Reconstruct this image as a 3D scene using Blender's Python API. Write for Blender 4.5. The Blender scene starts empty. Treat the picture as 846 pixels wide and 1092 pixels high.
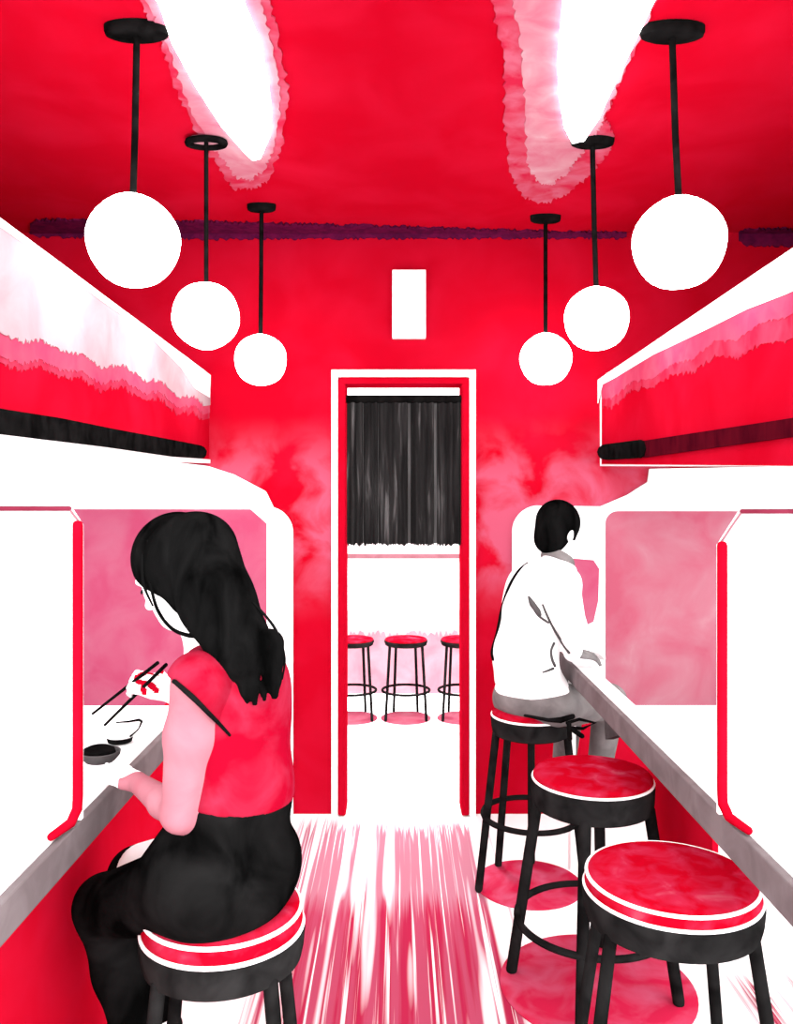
import bpy, math, random
import numpy as np
from mathutils import Vector, Matrix

random.seed(7)
SC = bpy.context.scene
COL = SC.collection
PI = math.pi
W, H = 846, 1092
F = 900.0                 # focal length in pixels
VX, VY = 424.0, 525.0     # vanishing point in the frame
ZC = 1.72                 # eye height
YW = 4.514                # end wall

def P(x, y, s):
    """point seen at pixel (x, y) where one metre measures s pixels"""
    return Vector(((x - VX) / s, F / s, ZC - (y - VY) / s))

def on_end(x, y, Y=YW):
    return P(x, y, F / Y)

def on_side(X0, x, y):
    return P(x, y, (x - VX) / X0)

# ------------------------------------------------------------------ materials
def wash(name, a, b, scale=6.0, lo=.35, hi=.65, detail=5.0, stretch=(1, 1, 1), c=None, rough=1.0, distort=.6):
    """matte paint mottled between two or three colours"""
    m = bpy.data.materials.new(name); m.use_nodes = True
    nt = m.node_tree; n = nt.nodes; l = nt.links
    p = n['Principled BSDF']
    p.inputs['Roughness'].default_value = rough
    p.inputs['Specular IOR Level'].default_value = 0.0
    tc = n.new('ShaderNodeTexCoord'); mp = n.new('ShaderNodeMapping')
    mp.inputs['Scale'].default_value = stretch
    l.new(tc.outputs['Object'], mp.inputs['Vector'])
    nz = n.new('ShaderNodeTexNoise'); nz.inputs['Scale'].default_value = scale
    nz.inputs['Detail'].default_value = detail; nz.inputs['Distortion'].default_value = distort
    l.new(mp.outputs[0], nz.inputs['Vector'])
    r = n.new('ShaderNodeValToRGB')
    r.color_ramp.elements[0].position = lo; r.color_ramp.elements[0].color = (*a, 1)
    r.color_ramp.elements[1].position = hi; r.color_ramp.elements[1].color = (*b, 1)
    if c is not None:
        e = r.color_ramp.elements.new(min(.98, hi + .14)); e.color = (*c, 1)
    l.new(nz.outputs['Fac'], r.inputs[0]); l.new(r.outputs[0], p.inputs['Base Color'])
    return m

def glow(name, col, strength):
    m = bpy.data.materials.new(name); m.use_nodes = True
    p = m.node_tree.nodes['Principled BSDF']
    p.inputs['Base Color'].default_value = (.8, .8, .8, 1)
    p.inputs['Emission Color'].default_value = (*col, 1)
    p.inputs['Emission Strength'].default_value = strength
    return m

RED = (.29, .0012, .009); RED2 = (.33, .0035, .017); DEEP = (.24, .0008, .007)
PINK = (.32, .05, .085); LPINK = (.35, .13, .17); PALE = (.42, .27, .30); WHITE = (.86, .86, .86)
INK = (.0018, .0017, .0017); INK2 = (.006, .0057, .0057); GREY = (.05, .042, .044); LGREY = (.13, .12, .12)

M = {}
M['red'] = wash('red_paint', RED, RED2, 3.0, .4, .75)
M['red_flat'] = wash('red_lacquer', RED, (.30, .002, .012), 8)
M['counter_red'] = wash('bright_red_counter_front', (.41, .0022, .014), (.43, .004, .02), 5)  # red lifted to offset the shade under the counters
M['red_deep'] = wash('deep_red_paint', DEEP, RED, 5)
M['red_seat'] = wash('red_seat_vinyl', RED, (.30, .012, .035), 13.0, .42, .62, c=(.32, .05, .08))
M['red_mat'] = wash('red_floor_mat', (.40, .012, .045), (.42, .07, .13), 7.0, .40, .70)  # colour of the painted stool shadows
M['pink_mat'] = wash('pink_floor_mat', (.30, .05, .09), (.34, .10, .14), 7.0)  # paler painted shadow for the stools in the next car
M['white'] = wash('white_paint', WHITE, (.84, .84, .84), 3)
M['pink_glass'] = wash('pink_frosted_glass', (.295, .044, .094), (.31, .080, .13), 4.5, .35, .68, c=(.32, .13, .17))
M['pale_glass'] = wash('pale_pink_glass', (.28, .060, .095), (.29, .110, .142), 4.0, .33, .60, c=(.31, .16, .185))
M['rose'] = wash('rose_paint', (.30, .010, .03), (.30, .03, .06), 9)  # lower fringe of the glow painted on the valances
M['pink'] = wash('pink_paint', (.31, .03, .07), PINK, 9)  # painted glow band on the valances, and lips
M['rose_rim'] = wash('rose_washed_rim', (.31, .012, .035), (.33, .075, .115), 9, .35, .65)  # painted glow, outer layer round the ceiling lights
M['pink_halo'] = wash('pink_washed_rim', (.32, .09, .13), (.34, .17, .20), 7, .34, .62, c=(.35, .25, .27))  # painted glow round the ceiling lights; also the ring canopy's plate
M['pale_wash'] = wash('pale_washed_panel', (.27, .165, .185), (.29, .225, .24), 5, .30, .60, c=(.31, .265, .275))  # palest wash of the painted valance glow
M['ink'] = wash('black_ink', INK, INK2, 14)
M['ink_soft'] = wash('soft_black', (.004, .0038, .0038), (.013, .0125, .0125), 9)
M['ink_skirt'] = wash('black_cloth', (.0012, .0012, .0012), (.0085, .0082, .0082), 7, .38, .72)
M['drum'] = wash('charcoal_rim', (.006, .0058, .0058), (.016, .0155, .0155), 11)
M['trim_purple'] = wash('plum_trim', (.045, .003, .022), (.085, .004, .03), 25)
M['maroon'] = wash('maroon_line', (.03, .001, .004), (.055, .002, .006), 6, stretch=(1, 3, 1))
M['grey_edge'] = wash('grey_counter_edge', (.105, .085, .088), (.145, .122, .126), 8)
M['grey_cloth'] = wash('grey_trouser_cloth', (.10, .09, .09), (.17, .155, .155), 8)
M['grey_dark'] = wash('grey_ink', (.045, .042, .043), (.08, .074, .075), 10)
M['pinkline'] = wash('dusty_pink_line', (.18, .075, .09), (.22, .10, .12), 12)
M['darkpink'] = wash('dark_rose_line', (.11, .012, .025), (.15, .02, .04), 12)
M['top_cloth'] = wash('red_blouse_cloth', (.205, .0015, .011), (.23, .015, .036), 9, .40, .68)
M['arm_skin'] = wash('pink_skin', (.285, .088, .112), (.295, .125, .15), 9, .3, .7)
M['pale_skin'] = wash('pale_skin', (.80, .78, .78), (.82, .80, .80), 5)
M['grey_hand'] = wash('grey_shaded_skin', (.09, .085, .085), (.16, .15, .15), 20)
M['hair'] = wash('black_hair', (.0008, .0008, .0008), (.0050, .0049, .0049), 12, .35, .75, stretch=(1.6, 1.6, .5))
M['globe'] = glow('lit_opal_glass', (1, .99, .99), 16)
M['lens'] = glow('lit_ceiling_lens', (1, 1, 1), 10)
M['sign'] = glow('lit_blank_sign', (1, 1, 1), 1.6)

# curtain with pale streaks between dark vertical folds
M['curtain'] = wash('charcoal_curtain', (.007, .0068, .0068), (.016, .0155, .0155), 9, .40, .62, stretch=(4, 1, .25), c=(.085, .083, .083))

M['lining'] = wash('grey_curtain_lining', (.05, .049, .049), (.11, .108, .108), 9, stretch=(4, 1, .3))
# end wall paint: flat red that turns pink in worn blotches at mid height
def wall_paint():
    m = wash('worn_red_wall', RED, RED2, 3.0, .4, .75)
    nt = m.node_tree; n = nt.nodes; l = nt.links
    p = n['Principled BSDF']; base = p.inputs['Base Color'].links[0].from_socket
    tc = n.new('ShaderNodeTexCoord'); sep = n.new('ShaderNodeSeparateXYZ')
    l.new(tc.outputs['Object'], sep.inputs[0])
    mr = n.new('ShaderNodeMapRange'); mr.interpolation_type = 'SMOOTHSTEP'
    mr.inputs['From Min'].default_value = 2.15; mr.inputs['From Max'].default_value = 1.75
    l.new(sep.outputs['Z'], mr.inputs['Value'])
    mr2 = n.new('ShaderNodeMapRange'); mr2.interpolation_type = 'SMOOTHSTEP'
    mr2.inputs['From Min'].default_value = 1.0; mr2.inputs['From Max'].default_value = 1.4
    l.new(sep.outputs['Z'], mr2.inputs['Value'])
    mu = n.new('ShaderNodeMath'); mu.operation = 'MULTIPLY'
    l.new(mr.outputs[0], mu.inputs[0]); l.new(mr2.outputs[0], mu.inputs[1])
    nz = n.new('ShaderNodeTexNoise'); nz.inputs['Scale'].default_value = 4.2; nz.inputs['Detail'].default_value = 6
    nz.inputs['Distortion'].default_value = .5
    l.new(tc.outputs['Object'], nz.inputs['Vector'])
    rp = n.new('ShaderNodeValToRGB'); rp.color_ramp.elements[0].position = .40; rp.color_ramp.elements[1].position = .60
    l.new(nz.outputs['Fac'], rp.inputs[0])
    mu2 = n.new('ShaderNodeMath'); mu2.operation = 'MULTIPLY'
    l.new(mu.outputs[0], mu2.inputs[0]); l.new(rp.outputs[0], mu2.inputs[1])
    mx = n.new('ShaderNodeMix'); mx.data_type = 'RGBA'
    l.new(mu2.outputs[0], mx.inputs[0]); l.new(base, mx.inputs[6]); mx.inputs[7].default_value = (.32, .055, .095, 1)
    l.new(mx.outputs[2], p.inputs['Base Color'])
    return m
M['wall'] = wall_paint()

# floor: white boards with pink brushed grain down the aisle
def floor_paint():
    m = bpy.data.materials.new('brushed_floor'); m.use_nodes = True
    nt = m.node_tree; n = nt.nodes; l = nt.links
    p = n['Principled BSDF']; p.inputs['Roughness'].default_value = 1; p.inputs['Specular IOR Level'].default_value = 0
    tc = n.new('ShaderNodeTexCoord'); sep = n.new('ShaderNodeSeparateXYZ'); l.new(tc.outputs['Object'], sep.inputs[0])
    def noise(sx, sy, sc, det, w=0.0):
        mp = n.new('ShaderNodeMapping'); mp.inputs['Scale'].default_value = (sx, sy, 1); mp.inputs['Location'].default_value = (w, w * 3.1, 0)
        l.new(tc.outputs['Object'], mp.inputs['Vector'])
        z = n.new('ShaderNodeTexNoise'); z.inputs['Scale'].default_value = sc; z.inputs['Detail'].default_value = det
        l.new(mp.outputs[0], z.inputs['Vector']); return z.outputs['Fac']
    def ramp(src, a, b):
        r = n.new('ShaderNodeMapRange'); r.inputs['From Min'].default_value = a; r.inputs['From Max'].default_value = b
        l.new(src, r.inputs['Value']); return r.outputs[0]
    def op(o, a, b):
        x = n.new('ShaderNodeMath'); x.operation = o
        for i, v in enumerate((a, b)):
            if isinstance(v, (int, float)): x.inputs[i].default_value = v
            else: l.new(v, x.inputs[i])
        return x.outputs[0]
    broad = noise(9, .35, 1.0, 2, 3.0)       # broad boards
    fine = noise(60, .5, 1.0, 4, 1.0)        # bristle streaks
    # aisle mask with ragged sides
    ax = op('ABSOLUTE', op('ADD', sep.outputs['X'], .01), 0)
    edge = op('ADD', ax, op('MULTIPLY', op('SUBTRACT', fine, .5), .35))
    aisle = ramp(edge, .52, .45)
    side_patch = op('MULTIPLY', ramp(op('ADD', op('ABSOLUTE', op('SUBTRACT', sep.outputs['X'], 1.38), 0), op('MULTIPLY', op('SUBTRACT', fine, .5), .4)), .26, .16), ramp(op('ADD', sep.outputs['Y'], op('MULTIPLY', op('SUBTRACT', fine, .5), .7)), 3.02, 2.9))
    aisle = op('MAXIMUM', aisle, side_patch)
    far_end = ramp(op('ADD', sep.outputs['Y'], op('MULTIPLY', op('SUBTRACT', fine, .5), .9)), 4.45, 4.3)
    near = ramp(op('ADD', sep.outputs['Y'], op('MULTIPLY', op('SUBTRACT', fine, .5), .7)), 3.62, 3.45)
    b1 = ramp(broad, .40, .46)
    f1 = ramp(fine, .335, .44)
    k = op('MULTIPLY', op('MULTIPLY', aisle, far_end), op('MULTIPLY', op('MAXIMUM', b1, op('MULTIPLY', f1, .25)), f1))
    mxn = n.new('ShaderNodeMix'); mxn.data_type = 'RGBA'      # stroke colour: pale far, stronger near
    l.new(near, mxn.inputs[0]); mxn.inputs[6].default_value = (.34, .13, .175, 1); mxn.inputs[7].default_value = (.32, .05, .095, 1)
    deep = n.new('ShaderNodeMix'); deep.data_type = 'RGBA'
    l.new(op('MULTIPLY', near, ramp(noise(26, .5, 1.0, 3, 9.0), .47, .58)), deep.inputs[0])
    l.new(mxn.outputs[2], deep.inputs[6]); deep.inputs[7].default_value = (.30, .016, .05, 1)
    mx = n.new('ShaderNodeMix'); mx.data_type = 'RGBA'
    l.new(k, mx.inputs[0]); mx.inputs[6].default_value = (*WHITE, 1); l.new(deep.outputs[2], mx.inputs[7])
    l.new(mx.outputs[2], p.inputs['Base Color'])
    return m
M['floor'] = floor_paint()

# far wall of the next car: white with a pale pink dado whose upper edge is ragged
def dado_paint():
    m = wash('pink_dado', (.35, .15, .19), (.40, .22, .26), 5)
    return m
M['dado'] = dado_paint()
M['dado_pale'] = wash('pale_dado', (.40, .31, .325), (.46, .39, .40), 6)

# ------------------------------------------------------------------ mesh helpers
class MB:
    def __init__(s): s.v = []; s.f = []
    def add(s, vs, fs):
        o = len(s.v); s.v += [tuple(v) for v in vs]; s.f += [tuple(i + o for i in f) for f in fs]; return s
    def box(s, x0, x1, y0, y1, z0, z1):
        vs = [(x, y, z) for x in (x0, x1) for y in (y0, y1) for z in (z0, z1)]
        return s.add(vs, [(0, 1, 3, 2), (4, 6, 7, 5), (0, 4, 5, 1), (2, 3, 7, 6), (0, 2, 6, 4), (1, 5, 7, 3)])
    def prism(s, pts, d):
        """polygon pts extruded by vector d"""
        n = len(pts); d = Vector(d)
        vs = [Vector(p) for p in pts] + [Vector(p) + d for p in pts]
        fs = [tuple(range(n))[::-1], tuple(range(n, 2 * n))] + [(i, (i + 1) % n, (i + 1) % n + n, i + n) for i in range(n)]
        return s.add(vs, fs)
    def tube(s, pts, r, seg=12, closed=False):
        pts = [Vector(p) for p in pts]; n = len(pts)
        rs = [r] * n if isinstance(r, (int, float)) else list(r)
        tang = []
        for i in range(n):
            if closed: t = pts[(i + 1) % n] - pts[i - 1]
            else: t = pts[min(i + 1, n - 1)] - pts[max(i - 1, 0)]
            tang.append(t.normalized())
        up = Vector((0, 0, 1)) if abs(tang[0].z) < .9 else Vector((1, 0, 0))
        a = (up - tang[0] * up.dot(tang[0])).normalized()
        rings = []
        for i in range(n):
            a = (a - tang[i] * a.dot(tang[i])).normalized(); b = tang[i].cross(a)
            rings.append([pts[i] + (a * math.cos(2 * PI * k / seg) + b * math.sin(2 * PI * k / seg)) * rs[i] for k in range(seg)])
        if not closed:                                 # rounded ends
            for end in (0, 1):
                i = 0 if end == 0 else n - 1; c = pts[i]; d = -tang[0] if end == 0 else tang[-1]
                extra = []
                for q in (.5, .85):
                    extra.append([c + d * rs[i] * q + (v - c) * math.sqrt(1 - q * q) for v in (rings[0] if end == 0 else rings[-1])])
                if end == 0: start_ext = extra
                else: end_ext = extra
            rings = start_ext[::-1] + rings + end_ext
        m = len(rings); vs = [v for r_ in rings for v in r_]; fs = []
        for i in range(m if closed else m - 1):
            j = (i + 1) % m
            for k in range(seg):
                fs.append((i * seg + k, i * seg + (k + 1) % seg, j * seg + (k + 1) % seg, j * seg + k))
        if not closed: fs += [tuple(range(seg))[::-1], tuple(range((m - 1) * seg, m * seg))]
        return s.add(vs, fs)
    def lathe(s, prof, c=(0, 0, 0), seg=48, sx=1.0, sy=1.0):
        c = Vector(c); vs = []; fs = []; m = len(prof)
        for (r, z) in prof:
            for k in range(seg):
                a = 2 * PI * k / seg; vs.append(c + Vector((r * sx * math.cos(a), r * sy * math.sin(a), z)))
        for i in range(m - 1):
            for k in range(seg):
                fs.append((i * seg + k, i * seg + (k + 1) % seg, (i + 1) * seg + (k + 1) % seg, (i + 1) * seg + k))
        fs += [tuple(range(seg))[::-1], tuple(range((m - 1) * seg, m * seg))]
        return s.add(vs, fs)

def rounded(x0, x1, z0, z1, r, corners='abcd', n=8):
    """rounded rectangle outline (x, z), corners a=lower-left b=lower-right c=upper-right d=upper-left"""
    out = []
    for key, cx, cz, a0 in (('a', x0, z0, PI), ('b', x1, z0, 1.5 * PI), ('c', x1, z1, 0), ('d', x0, z1, .5 * PI)):
        if key in corners:
            ox = cx + (r if cx == x0 else -r); oz = cz + (r if cz == z0 else -r)
            for i in range(n + 1):
                a = a0 + .5 * PI * i / n; out.append((ox + r * math.cos(a), oz + r * math.sin(a)))
        else: out.append((cx, cz))
    return out

def obj(name, mb, mat, parent=None, smooth=False, bevel=0, label=None):
    me = bpy.data.meshes.new(name)
    me.from_pydata([tuple(v) for v in mb.v], [], mb.f); me.validate(); me.update()
    import bmesh
    bm = bmesh.new(); bm.from_mesh(me); bmesh.ops.recalc_face_normals(bm, faces=bm.faces); bm.to_mesh(me); bm.free()
    o = bpy.data.objects.new(name, me); COL.objects.link(o)
    me.materials.append(mat)
    if smooth:
        for p in me.polygons: p.use_smooth = True
        try: me.set_sharp_from_angle(angle=math.radians(40))
        except Exception: pass
    if bevel:
        b = o.modifiers.new('bevel', 'BEVEL'); b.width = bevel; b.segments = 2; b.limit_method = 'ANGLE'
    if parent: attach(o, parent)
    if label: o['label'] = label
    return o

def world_loc(o):
    p = Vector(o.location)
    while o.parent: o = o.parent; p = p + Vector((0, 0, 0)) if o.type == 'MESH' else p + Vector(o.location)
    return p

def attach(o, parent):
    o.parent = parent
    root = parent
    if root.type == 'EMPTY': o.matrix_parent_inverse = Matrix.Translation(-Vector(root.location))

def thing(name, loc, label, cat, group=None):
    o = bpy.data.objects.new(name, None); COL.objects.link(o); o.location = loc; o.empty_display_size = .1
    o['label'] = label; o['category'] = cat
    if group: o['group'] = group
    return o

def tag(o, label, cat, group=None):
    o['label'] = label; o['category'] = cat
    if group: o['group'] = group
    return o

def struct(o):
    o['kind'] = 'structure'; return o

# ------------------------------------------------------------------ the car: shell
XS = 2.16                 # half width to the side walls
ZT = 3.11                 # ceiling
Y0 = 1.0                  # how far the shell comes towards the viewer
struct(obj('floor', MB().box(-XS - .1, XS + .1, Y0 - .6, 6.5, -.08, 0), M['floor']))
struct(obj('ceiling', MB().box(-XS - .1, XS + .1, 1.7, YW + .12, ZT, ZT + .08), M['red']))

# end wall with its door opening
DX0, DX1, DZ = -.317, .382, 2.333
wb = MB()
wb.box(-XS - .1, DX0, YW, YW + .12, 0, ZT); wb.box(DX1, XS + .1, YW, YW + .12, 0, ZT); wb.box(DX0, DX1, YW, YW + .12, DZ, ZT)
struct(obj('wall_back', wb, M['wall']))

# side walls with large openings
for side, sx, m_low in (('left', -1, 'white'), ('right', 1, 'white')):
    xa, xb = sorted((sx * XS, sx * (XS + .1)))
    lo = MB()
    YS = 1.7
    lo.box(xa, xb, YS, YW, 0, .75); lo.box(xa, xb, YS, YW, 1.95, 2.4)
    lo.box(xa, xb, YW - .35, YW, .75, 1.95); lo.box(xa, xb, YS, YS + .15, .75, 1.95)
    w = struct(obj('wall_' + side, lo, M[m_low]))
    attach(obj('upper_wall', MB().box(xa, xb, YS, YW, 2.4, ZT), M['red']), w)
    wn = struct(obj('window_' + ('3' if sx < 0 else '4'),
        MB().box(xa + .02, xb - .02, YS + .15, YW - .35, .75, .80).box(xa + .02, xb - .02, YS + .15, YW - .35, 1.90, 1.95)
            .box(xa + .02, xb - .02, 2.6, 2.66, .80, 1.90), M['white']))

# crown line where end wall and ceiling meet
def crown(x0, x1, name):
    rr = random.Random(int(x0)); tp, bt = [], []
    n = int((x1 - x0) / 2.2)
    for i in range(n + 1):
        x = x0 + (x1 - x0) * i / n
        yc = 243 + 10 * ((x - 30) / 812.0)
        half = 10 - 6 * max(0, min(1, (x - 230) / 380)) if x < 700 else 10
        half *= min(1, .35 + min(x - x0, x1 - x) / 12.0)
        tp.append((x, min(247.4, yc - half + rr.uniform(-1.6, 1.6)))); bt.append((x, max(249.5, yc + half + rr.uniform(-1.6, 1.6))))
    mb = MB().prism([on_end(x, 248) for x, y in tp] + [on_end(x, y) for x, y in bt[::-1]], (0, -.012, 0))
    top = [Vector(((x - VX) / ((VY - y) / (ZT - ZC)), F / ((VY - y) / (ZT - ZC)), ZT)) for x, y in tp]
    mb.prism(top + [on_end(x, 248) for x, y in tp[::-1]], (0, 0, -.010))
    struct(obj(name, mb, M['trim_purple']))
crown(32, 668, 'trim_1'); crown(788, 850, 'trim_3')

# white surround and pink pane on the end wall, left of the door
def endpoly(px, d0, d1):
    return MB().prism([on_end(x, y) + Vector((0, -d0, 0)) for x, y in px], (0, -(d1 - d0), 0))
def arc_px(cx, cy, r, a0, a1, n=8):
    return [(cx + r * math.cos(math.radians(a0 + (a1 - a0) * i / n)), cy - r * math.sin(math.radians(a0 + (a1 - a0) * i / n))) for i in range(n + 1)]

t = struct(obj('window_1', endpoly([(-4, 868), (-4, 488), (150, 488), (222, 497), (250, 506), (284, 524)] + arc_px(285, 568, 28, 75, 0) + [(313, 868)], 0, .02), M['white'], bevel=.004))
attach(obj('pane', endpoly([(-4, 850), (-4, 543), (268, 543), (285, 558), (285, 850)], .02, .028), M['pink_glass']), t)
t = struct(obj('window_2', endpoly([(546, 768), (546, 580)] + arc_px(574, 567, 28, 180, 95) + [(640, 540), (668, 528), (690, 514), (692, 500), (856, 497), (856, 768)], 0, .02), M['white'], bevel=.004))
attach(obj('pane', endpoly([(645, 760)] + arc_px(658, 558, 13, 180, 90) + [(856, 545), (856, 760)], .02, .028), M['pale_glass']), t)
attach(obj('pane', endpoly([(600, 600), (607, 595), (632, 597), (638, 606), (637, 640), (632, 662), (624, 666), (616, 660), (608, 630)], .02, .028), M['pink_glass']), t)

# doorway: white casing with a red line inside it
mb = MB()
for a, b in ((354, 361), (500, 507)):
    mb.box(on_end(a, 0).x, on_end(b, 0).x, YW - .035, YW + .13, 0, on_end(0, 395).z)
mb.box(on_end(361, 0).x, on_end(500, 0).x, YW - .035, YW + .13, on_end(0, 403).z, on_end(0, 395).z)
door = struct(obj('door_1', mb, M['white'], bevel=.004))
for x, name in ((365.5, 'jamb'), (496, 'jamb')):
    r_ = obj(name, MB().box(on_end(x - 4.3, 0).x, on_end(x + 4, 0).x, YW - .05, YW + .13, .005, on_end(0, 404).z), M['red_flat'], bevel=.012); attach(r_, door)
attach(obj('head_jamb', MB().box(on_end(363, 0).x, on_end(498, 0).x, YW - .055, YW + .13, on_end(0, 411).z, on_end(0, 403.5).z), M['red_flat'], bevel=.01), door)

# the next car beyond the doorway
YB = 7.2
sB = F / YB
struct(obj('wall_far', MB().box(-1.6, 1.6, YB, YB + .1, 0, 3.0), M['white']))
rr = random.Random(5)
top = [(x, 676 + rr.uniform(-4, 4)) for x in range(352, 516, 2)]
mb = MB().prism([P(x, y, sB) + Vector((0, -.002, 0)) for x, y in [(350, 739)] + top + [(516, 739)]], (0, -.012, 0))
dado = struct(obj('baseboard_far', mb, M['dado']))
top = [(x, 655 + 7 * math.sin(x * .06) + rr.uniform(-5, 5)) for x in range(352, 516, 2)]
attach(obj('pale_band', MB().prism([P(x, y, sB) + Vector((0, -.002, 0)) for x, y in [(350, 739)] + top + [(516, 739)]], (0, -.006, 0)), M['dado_pale']), dado)
mb = MB().box(-1.2, 1.2, YB - .05, YB, ZC - (595 - VY) / sB, ZC - (590.5 - VY) / sB)
struct(obj('trim_2', mb, M['pinkline'], bevel=.006))

# the valances that run above the windows on both sides
def run_on(X0, px, Yn=1.05):
    """points on the plane x = X0; an outline that reaches the near limit is carried on towards the viewer"""
    lim = -140 if X0 < 0 else 990
    out = []; n = len(px)
    for i, (x, y) in enumerate(px):
        q = on_side(X0, x, y); far = Vector((X0, Yn, q.z))
        if x == lim and px[(i + 1) % n][0] == lim: out += [q, far]
        elif x == lim and px[i - 1][0] == lim: out += [far, q]
        else: out.append(q)
    return out
def side_slab(X0, px, d0, d1):
    """px polygon on the plane x = X0, thickened towards the aisle"""
    sg = -1 if X0 > 0 else 1
    return MB().prism([q + Vector((sg * d0, 0, 0)) for q in run_on(X0, px)], (sg * (d1 - d0), 0, 0))
XL, XR = -1.013, 1.083
# left; rose, pink, pale and white bands paint the glow along its top
zt = lambda x: 238 + .736 * (x - 2)
body = MB().prism(run_on(XL, [(-140, zt(-140)), (222, 400), (222, 490), (-140, 452)]), (-(XS + XL), 0, 0))
sl = struct(obj('soffit_left', body, M['white']))
attach(obj('red_panel', side_slab(XL, [(-140, zt(-140)), (222, 400), (222, 490), (-140, 450)], 0, .006), M['red']), sl)
rr = random.Random(11)
low = [(-140, 330), (-60, 345), (2, 382), (20, 388), (38, 384), (60, 394), (85, 397), (104, 409), (128, 405), (150, 420), (168, 418), (188, 434), (205, 432), (215, 442)]
low2 = []
for i in range(len(low) - 1):
    for k in range(16):
        f_ = k / 16; low2.append((low[i][0] + (low[i + 1][0] - low[i][0]) * f_, low[i][1] + (low[i + 1][1] - low[i][1]) * f_ + rr.uniform(-2.4, 2.4)))
attach(obj('rose_panel', side_slab(XL, [(-140, zt(-140)), (222, 400), (222, 446)] + [(x, y + 7 + rr.uniform(-2, 2)) for x, y in low2[::-1]], .006, .008), M['rose']), sl)
attach(obj('pink_panel', side_slab(XL, [(-140, zt(-140)), (222, 400), (222, 440)] + low2[::-1], .008, .010), M['pink']), sl)
low3 = [(x, y - 9 - 16 * (1 - max(0, min(1, x / 220))) + rr.uniform(-1, 1)) for x, y in low2]
attach(obj('pale_panel', side_slab(XL, [(-140, zt(-140)), (222, 400), (222, 432)] + low3[::-1], .010, .0125), M['pale_wash']), sl)
attach(obj('white_edge', side_slab(XL, [(-140, zt(-140)), (222, 400), (221, 424), (205, 414), (190, 392), (150, 352), (110, 325), (75, 300), (40, 274), (2, 247), (-60, 205), (-140, zt(-140) + 8)], .012, .015), M['white']), sl)
attach(obj('black_line', side_slab(XL, [(-140, 412), (2, 437), (60, 446), (120, 458), (180, 469), (211, 475), (215, 477), (217.5, 481), (217, 485), (215, 488), (211, 489), (180, 487), (110, 477), (60, 471), (2, 464), (-140, 446)], .006, .016), M['ink']), sl)
attach(obj('white_band', side_slab(XL, [(-140, 446), (2, 464), (60, 471), (110, 477), (180, 487), (222, 490), (222, 494), (-140, 480)], .006, .012), M['white']), sl)
# right; rose, pink and white bands paint the glow here too
zt = lambda x: 405 - .668 * (x - 640)
body = MB().prism(run_on(XR, [(990, zt(990)), (640, 405), (640, 497), (990, 498)]), (XS - XR, 0, 0))
sr = struct(obj('soffit_right', body, M['white']))
attach(obj('red_panel', side_slab(XR, [(990, zt(990)), (643, 403), (643, 495), (990, 498)], 0, .006), M['red']), sr)
low = [(990, 268), (842, 338), (815, 345), (790, 362), (765, 364), (740, 384), (720, 388), (700, 402), (675, 408), (655, 426), (643, 424)]
low2 = []
for i in range(len(low) - 1):
    for k in range(16):
        f_ = k / 16; low2.append((low[i][0] + (low[i + 1][0] - low[i][0]) * f_, low[i][1] + (low[i + 1][1] - low[i][1]) * f_ + rr.uniform(-2.0, 2.0)))
attach(obj('rose_panel', side_slab(XR, [(643, 403), (990, zt(990))] + [(x, y + 9 + 16 * max(0, (x - 700) / 142) + rr.uniform(-2, 2)) for x, y in low2], .006, .008), M['rose']), sr)
attach(obj('pink_panel', side_slab(XR, [(643, 403), (990, zt(990))] + low2, .008, .0095), M['pink']), sr)
attach(obj('white_edge', side_slab(XR, [(640, 405), (990, zt(990)), (990, 248), (842, 314), (800, 330), (760, 350), (700, 378), (660, 402), (645, 410), (640, 430)], .009, .012), M['white']), sr)
attach(obj('black_line', side_slab(XR, [(640.5, 482), (642, 477.5), (646, 474.5), (651, 473.5), (686, 469), (691, 471), (693, 478), (691, 486), (686, 488.5), (651, 490.5), (645, 489.5), (642, 486.5)], .008, .018), M['ink']), sr)
attach(obj('maroon_line', side_slab(XR, [(690, 470), (842, 447), (990, 424), (990, 448), (842, 467), (690, 488)], .006, .014), M['maroon']), sr)

# ------------------------------------------------------------------ ceiling lights
def ceil_poly(px, d0, d1):
    out = []
    for x, y in px:
        s = (VY - y) / (ZT - ZC); out.append(Vector(((x - VX) / s, F / s, ZT - d0)))
    return MB().prism(out, (0, 0, -(d1 - d0)))
def ragged(px, n, amp, seed):
    r_ = random.Random(seed); out = []
    for i in range(len(px)):
        a, b = px[i], px[(i + 1) % len(px)]
        L_ = math.hypot(b[0] - a[0], b[1] - a[1]); nx, ny = (b[1] - a[1]) / L_, -(b[0] - a[0]) / L_
        for k in range(n):
            d = r_.uniform(-amp, amp) if k else 0
            out.append((a[0] + (b[0] - a[0]) * k / n + nx * d, a[1] + (b[1] - a[1]) * k / n + ny * d))
    return out
cl = thing('ceiling_light', (-.56, 2.7, ZT), 'long white ceiling light with pointed end over the black-haired woman', 'ceiling light', 'ceiling lights')
obj('rim', ceil_poly(ragged([(120, -70), (154, 8), (170, 40), (190, 100), (214, 150), (230, 172), (248, 200), (268, 202), (285, 192), (300, 160), (308, 100), (297, 40), (285, -10), (265, -70)], 14, 2.6, 21), 0, .005), M['rose_rim'], cl)  # glow on the ceiling painted as two flat pink layers
obj('inner_rim', ceil_poly(ragged([(128, -70), (161, 8), (178, 44), (197, 100), (219, 146), (236, 166), (252, 188), (268, 190), (281, 180), (293, 154), (300, 104), (290, 44), (277, -6), (256, -70)], 14, 2.2, 31), .005, .008), M['pink_halo'], cl)
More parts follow.
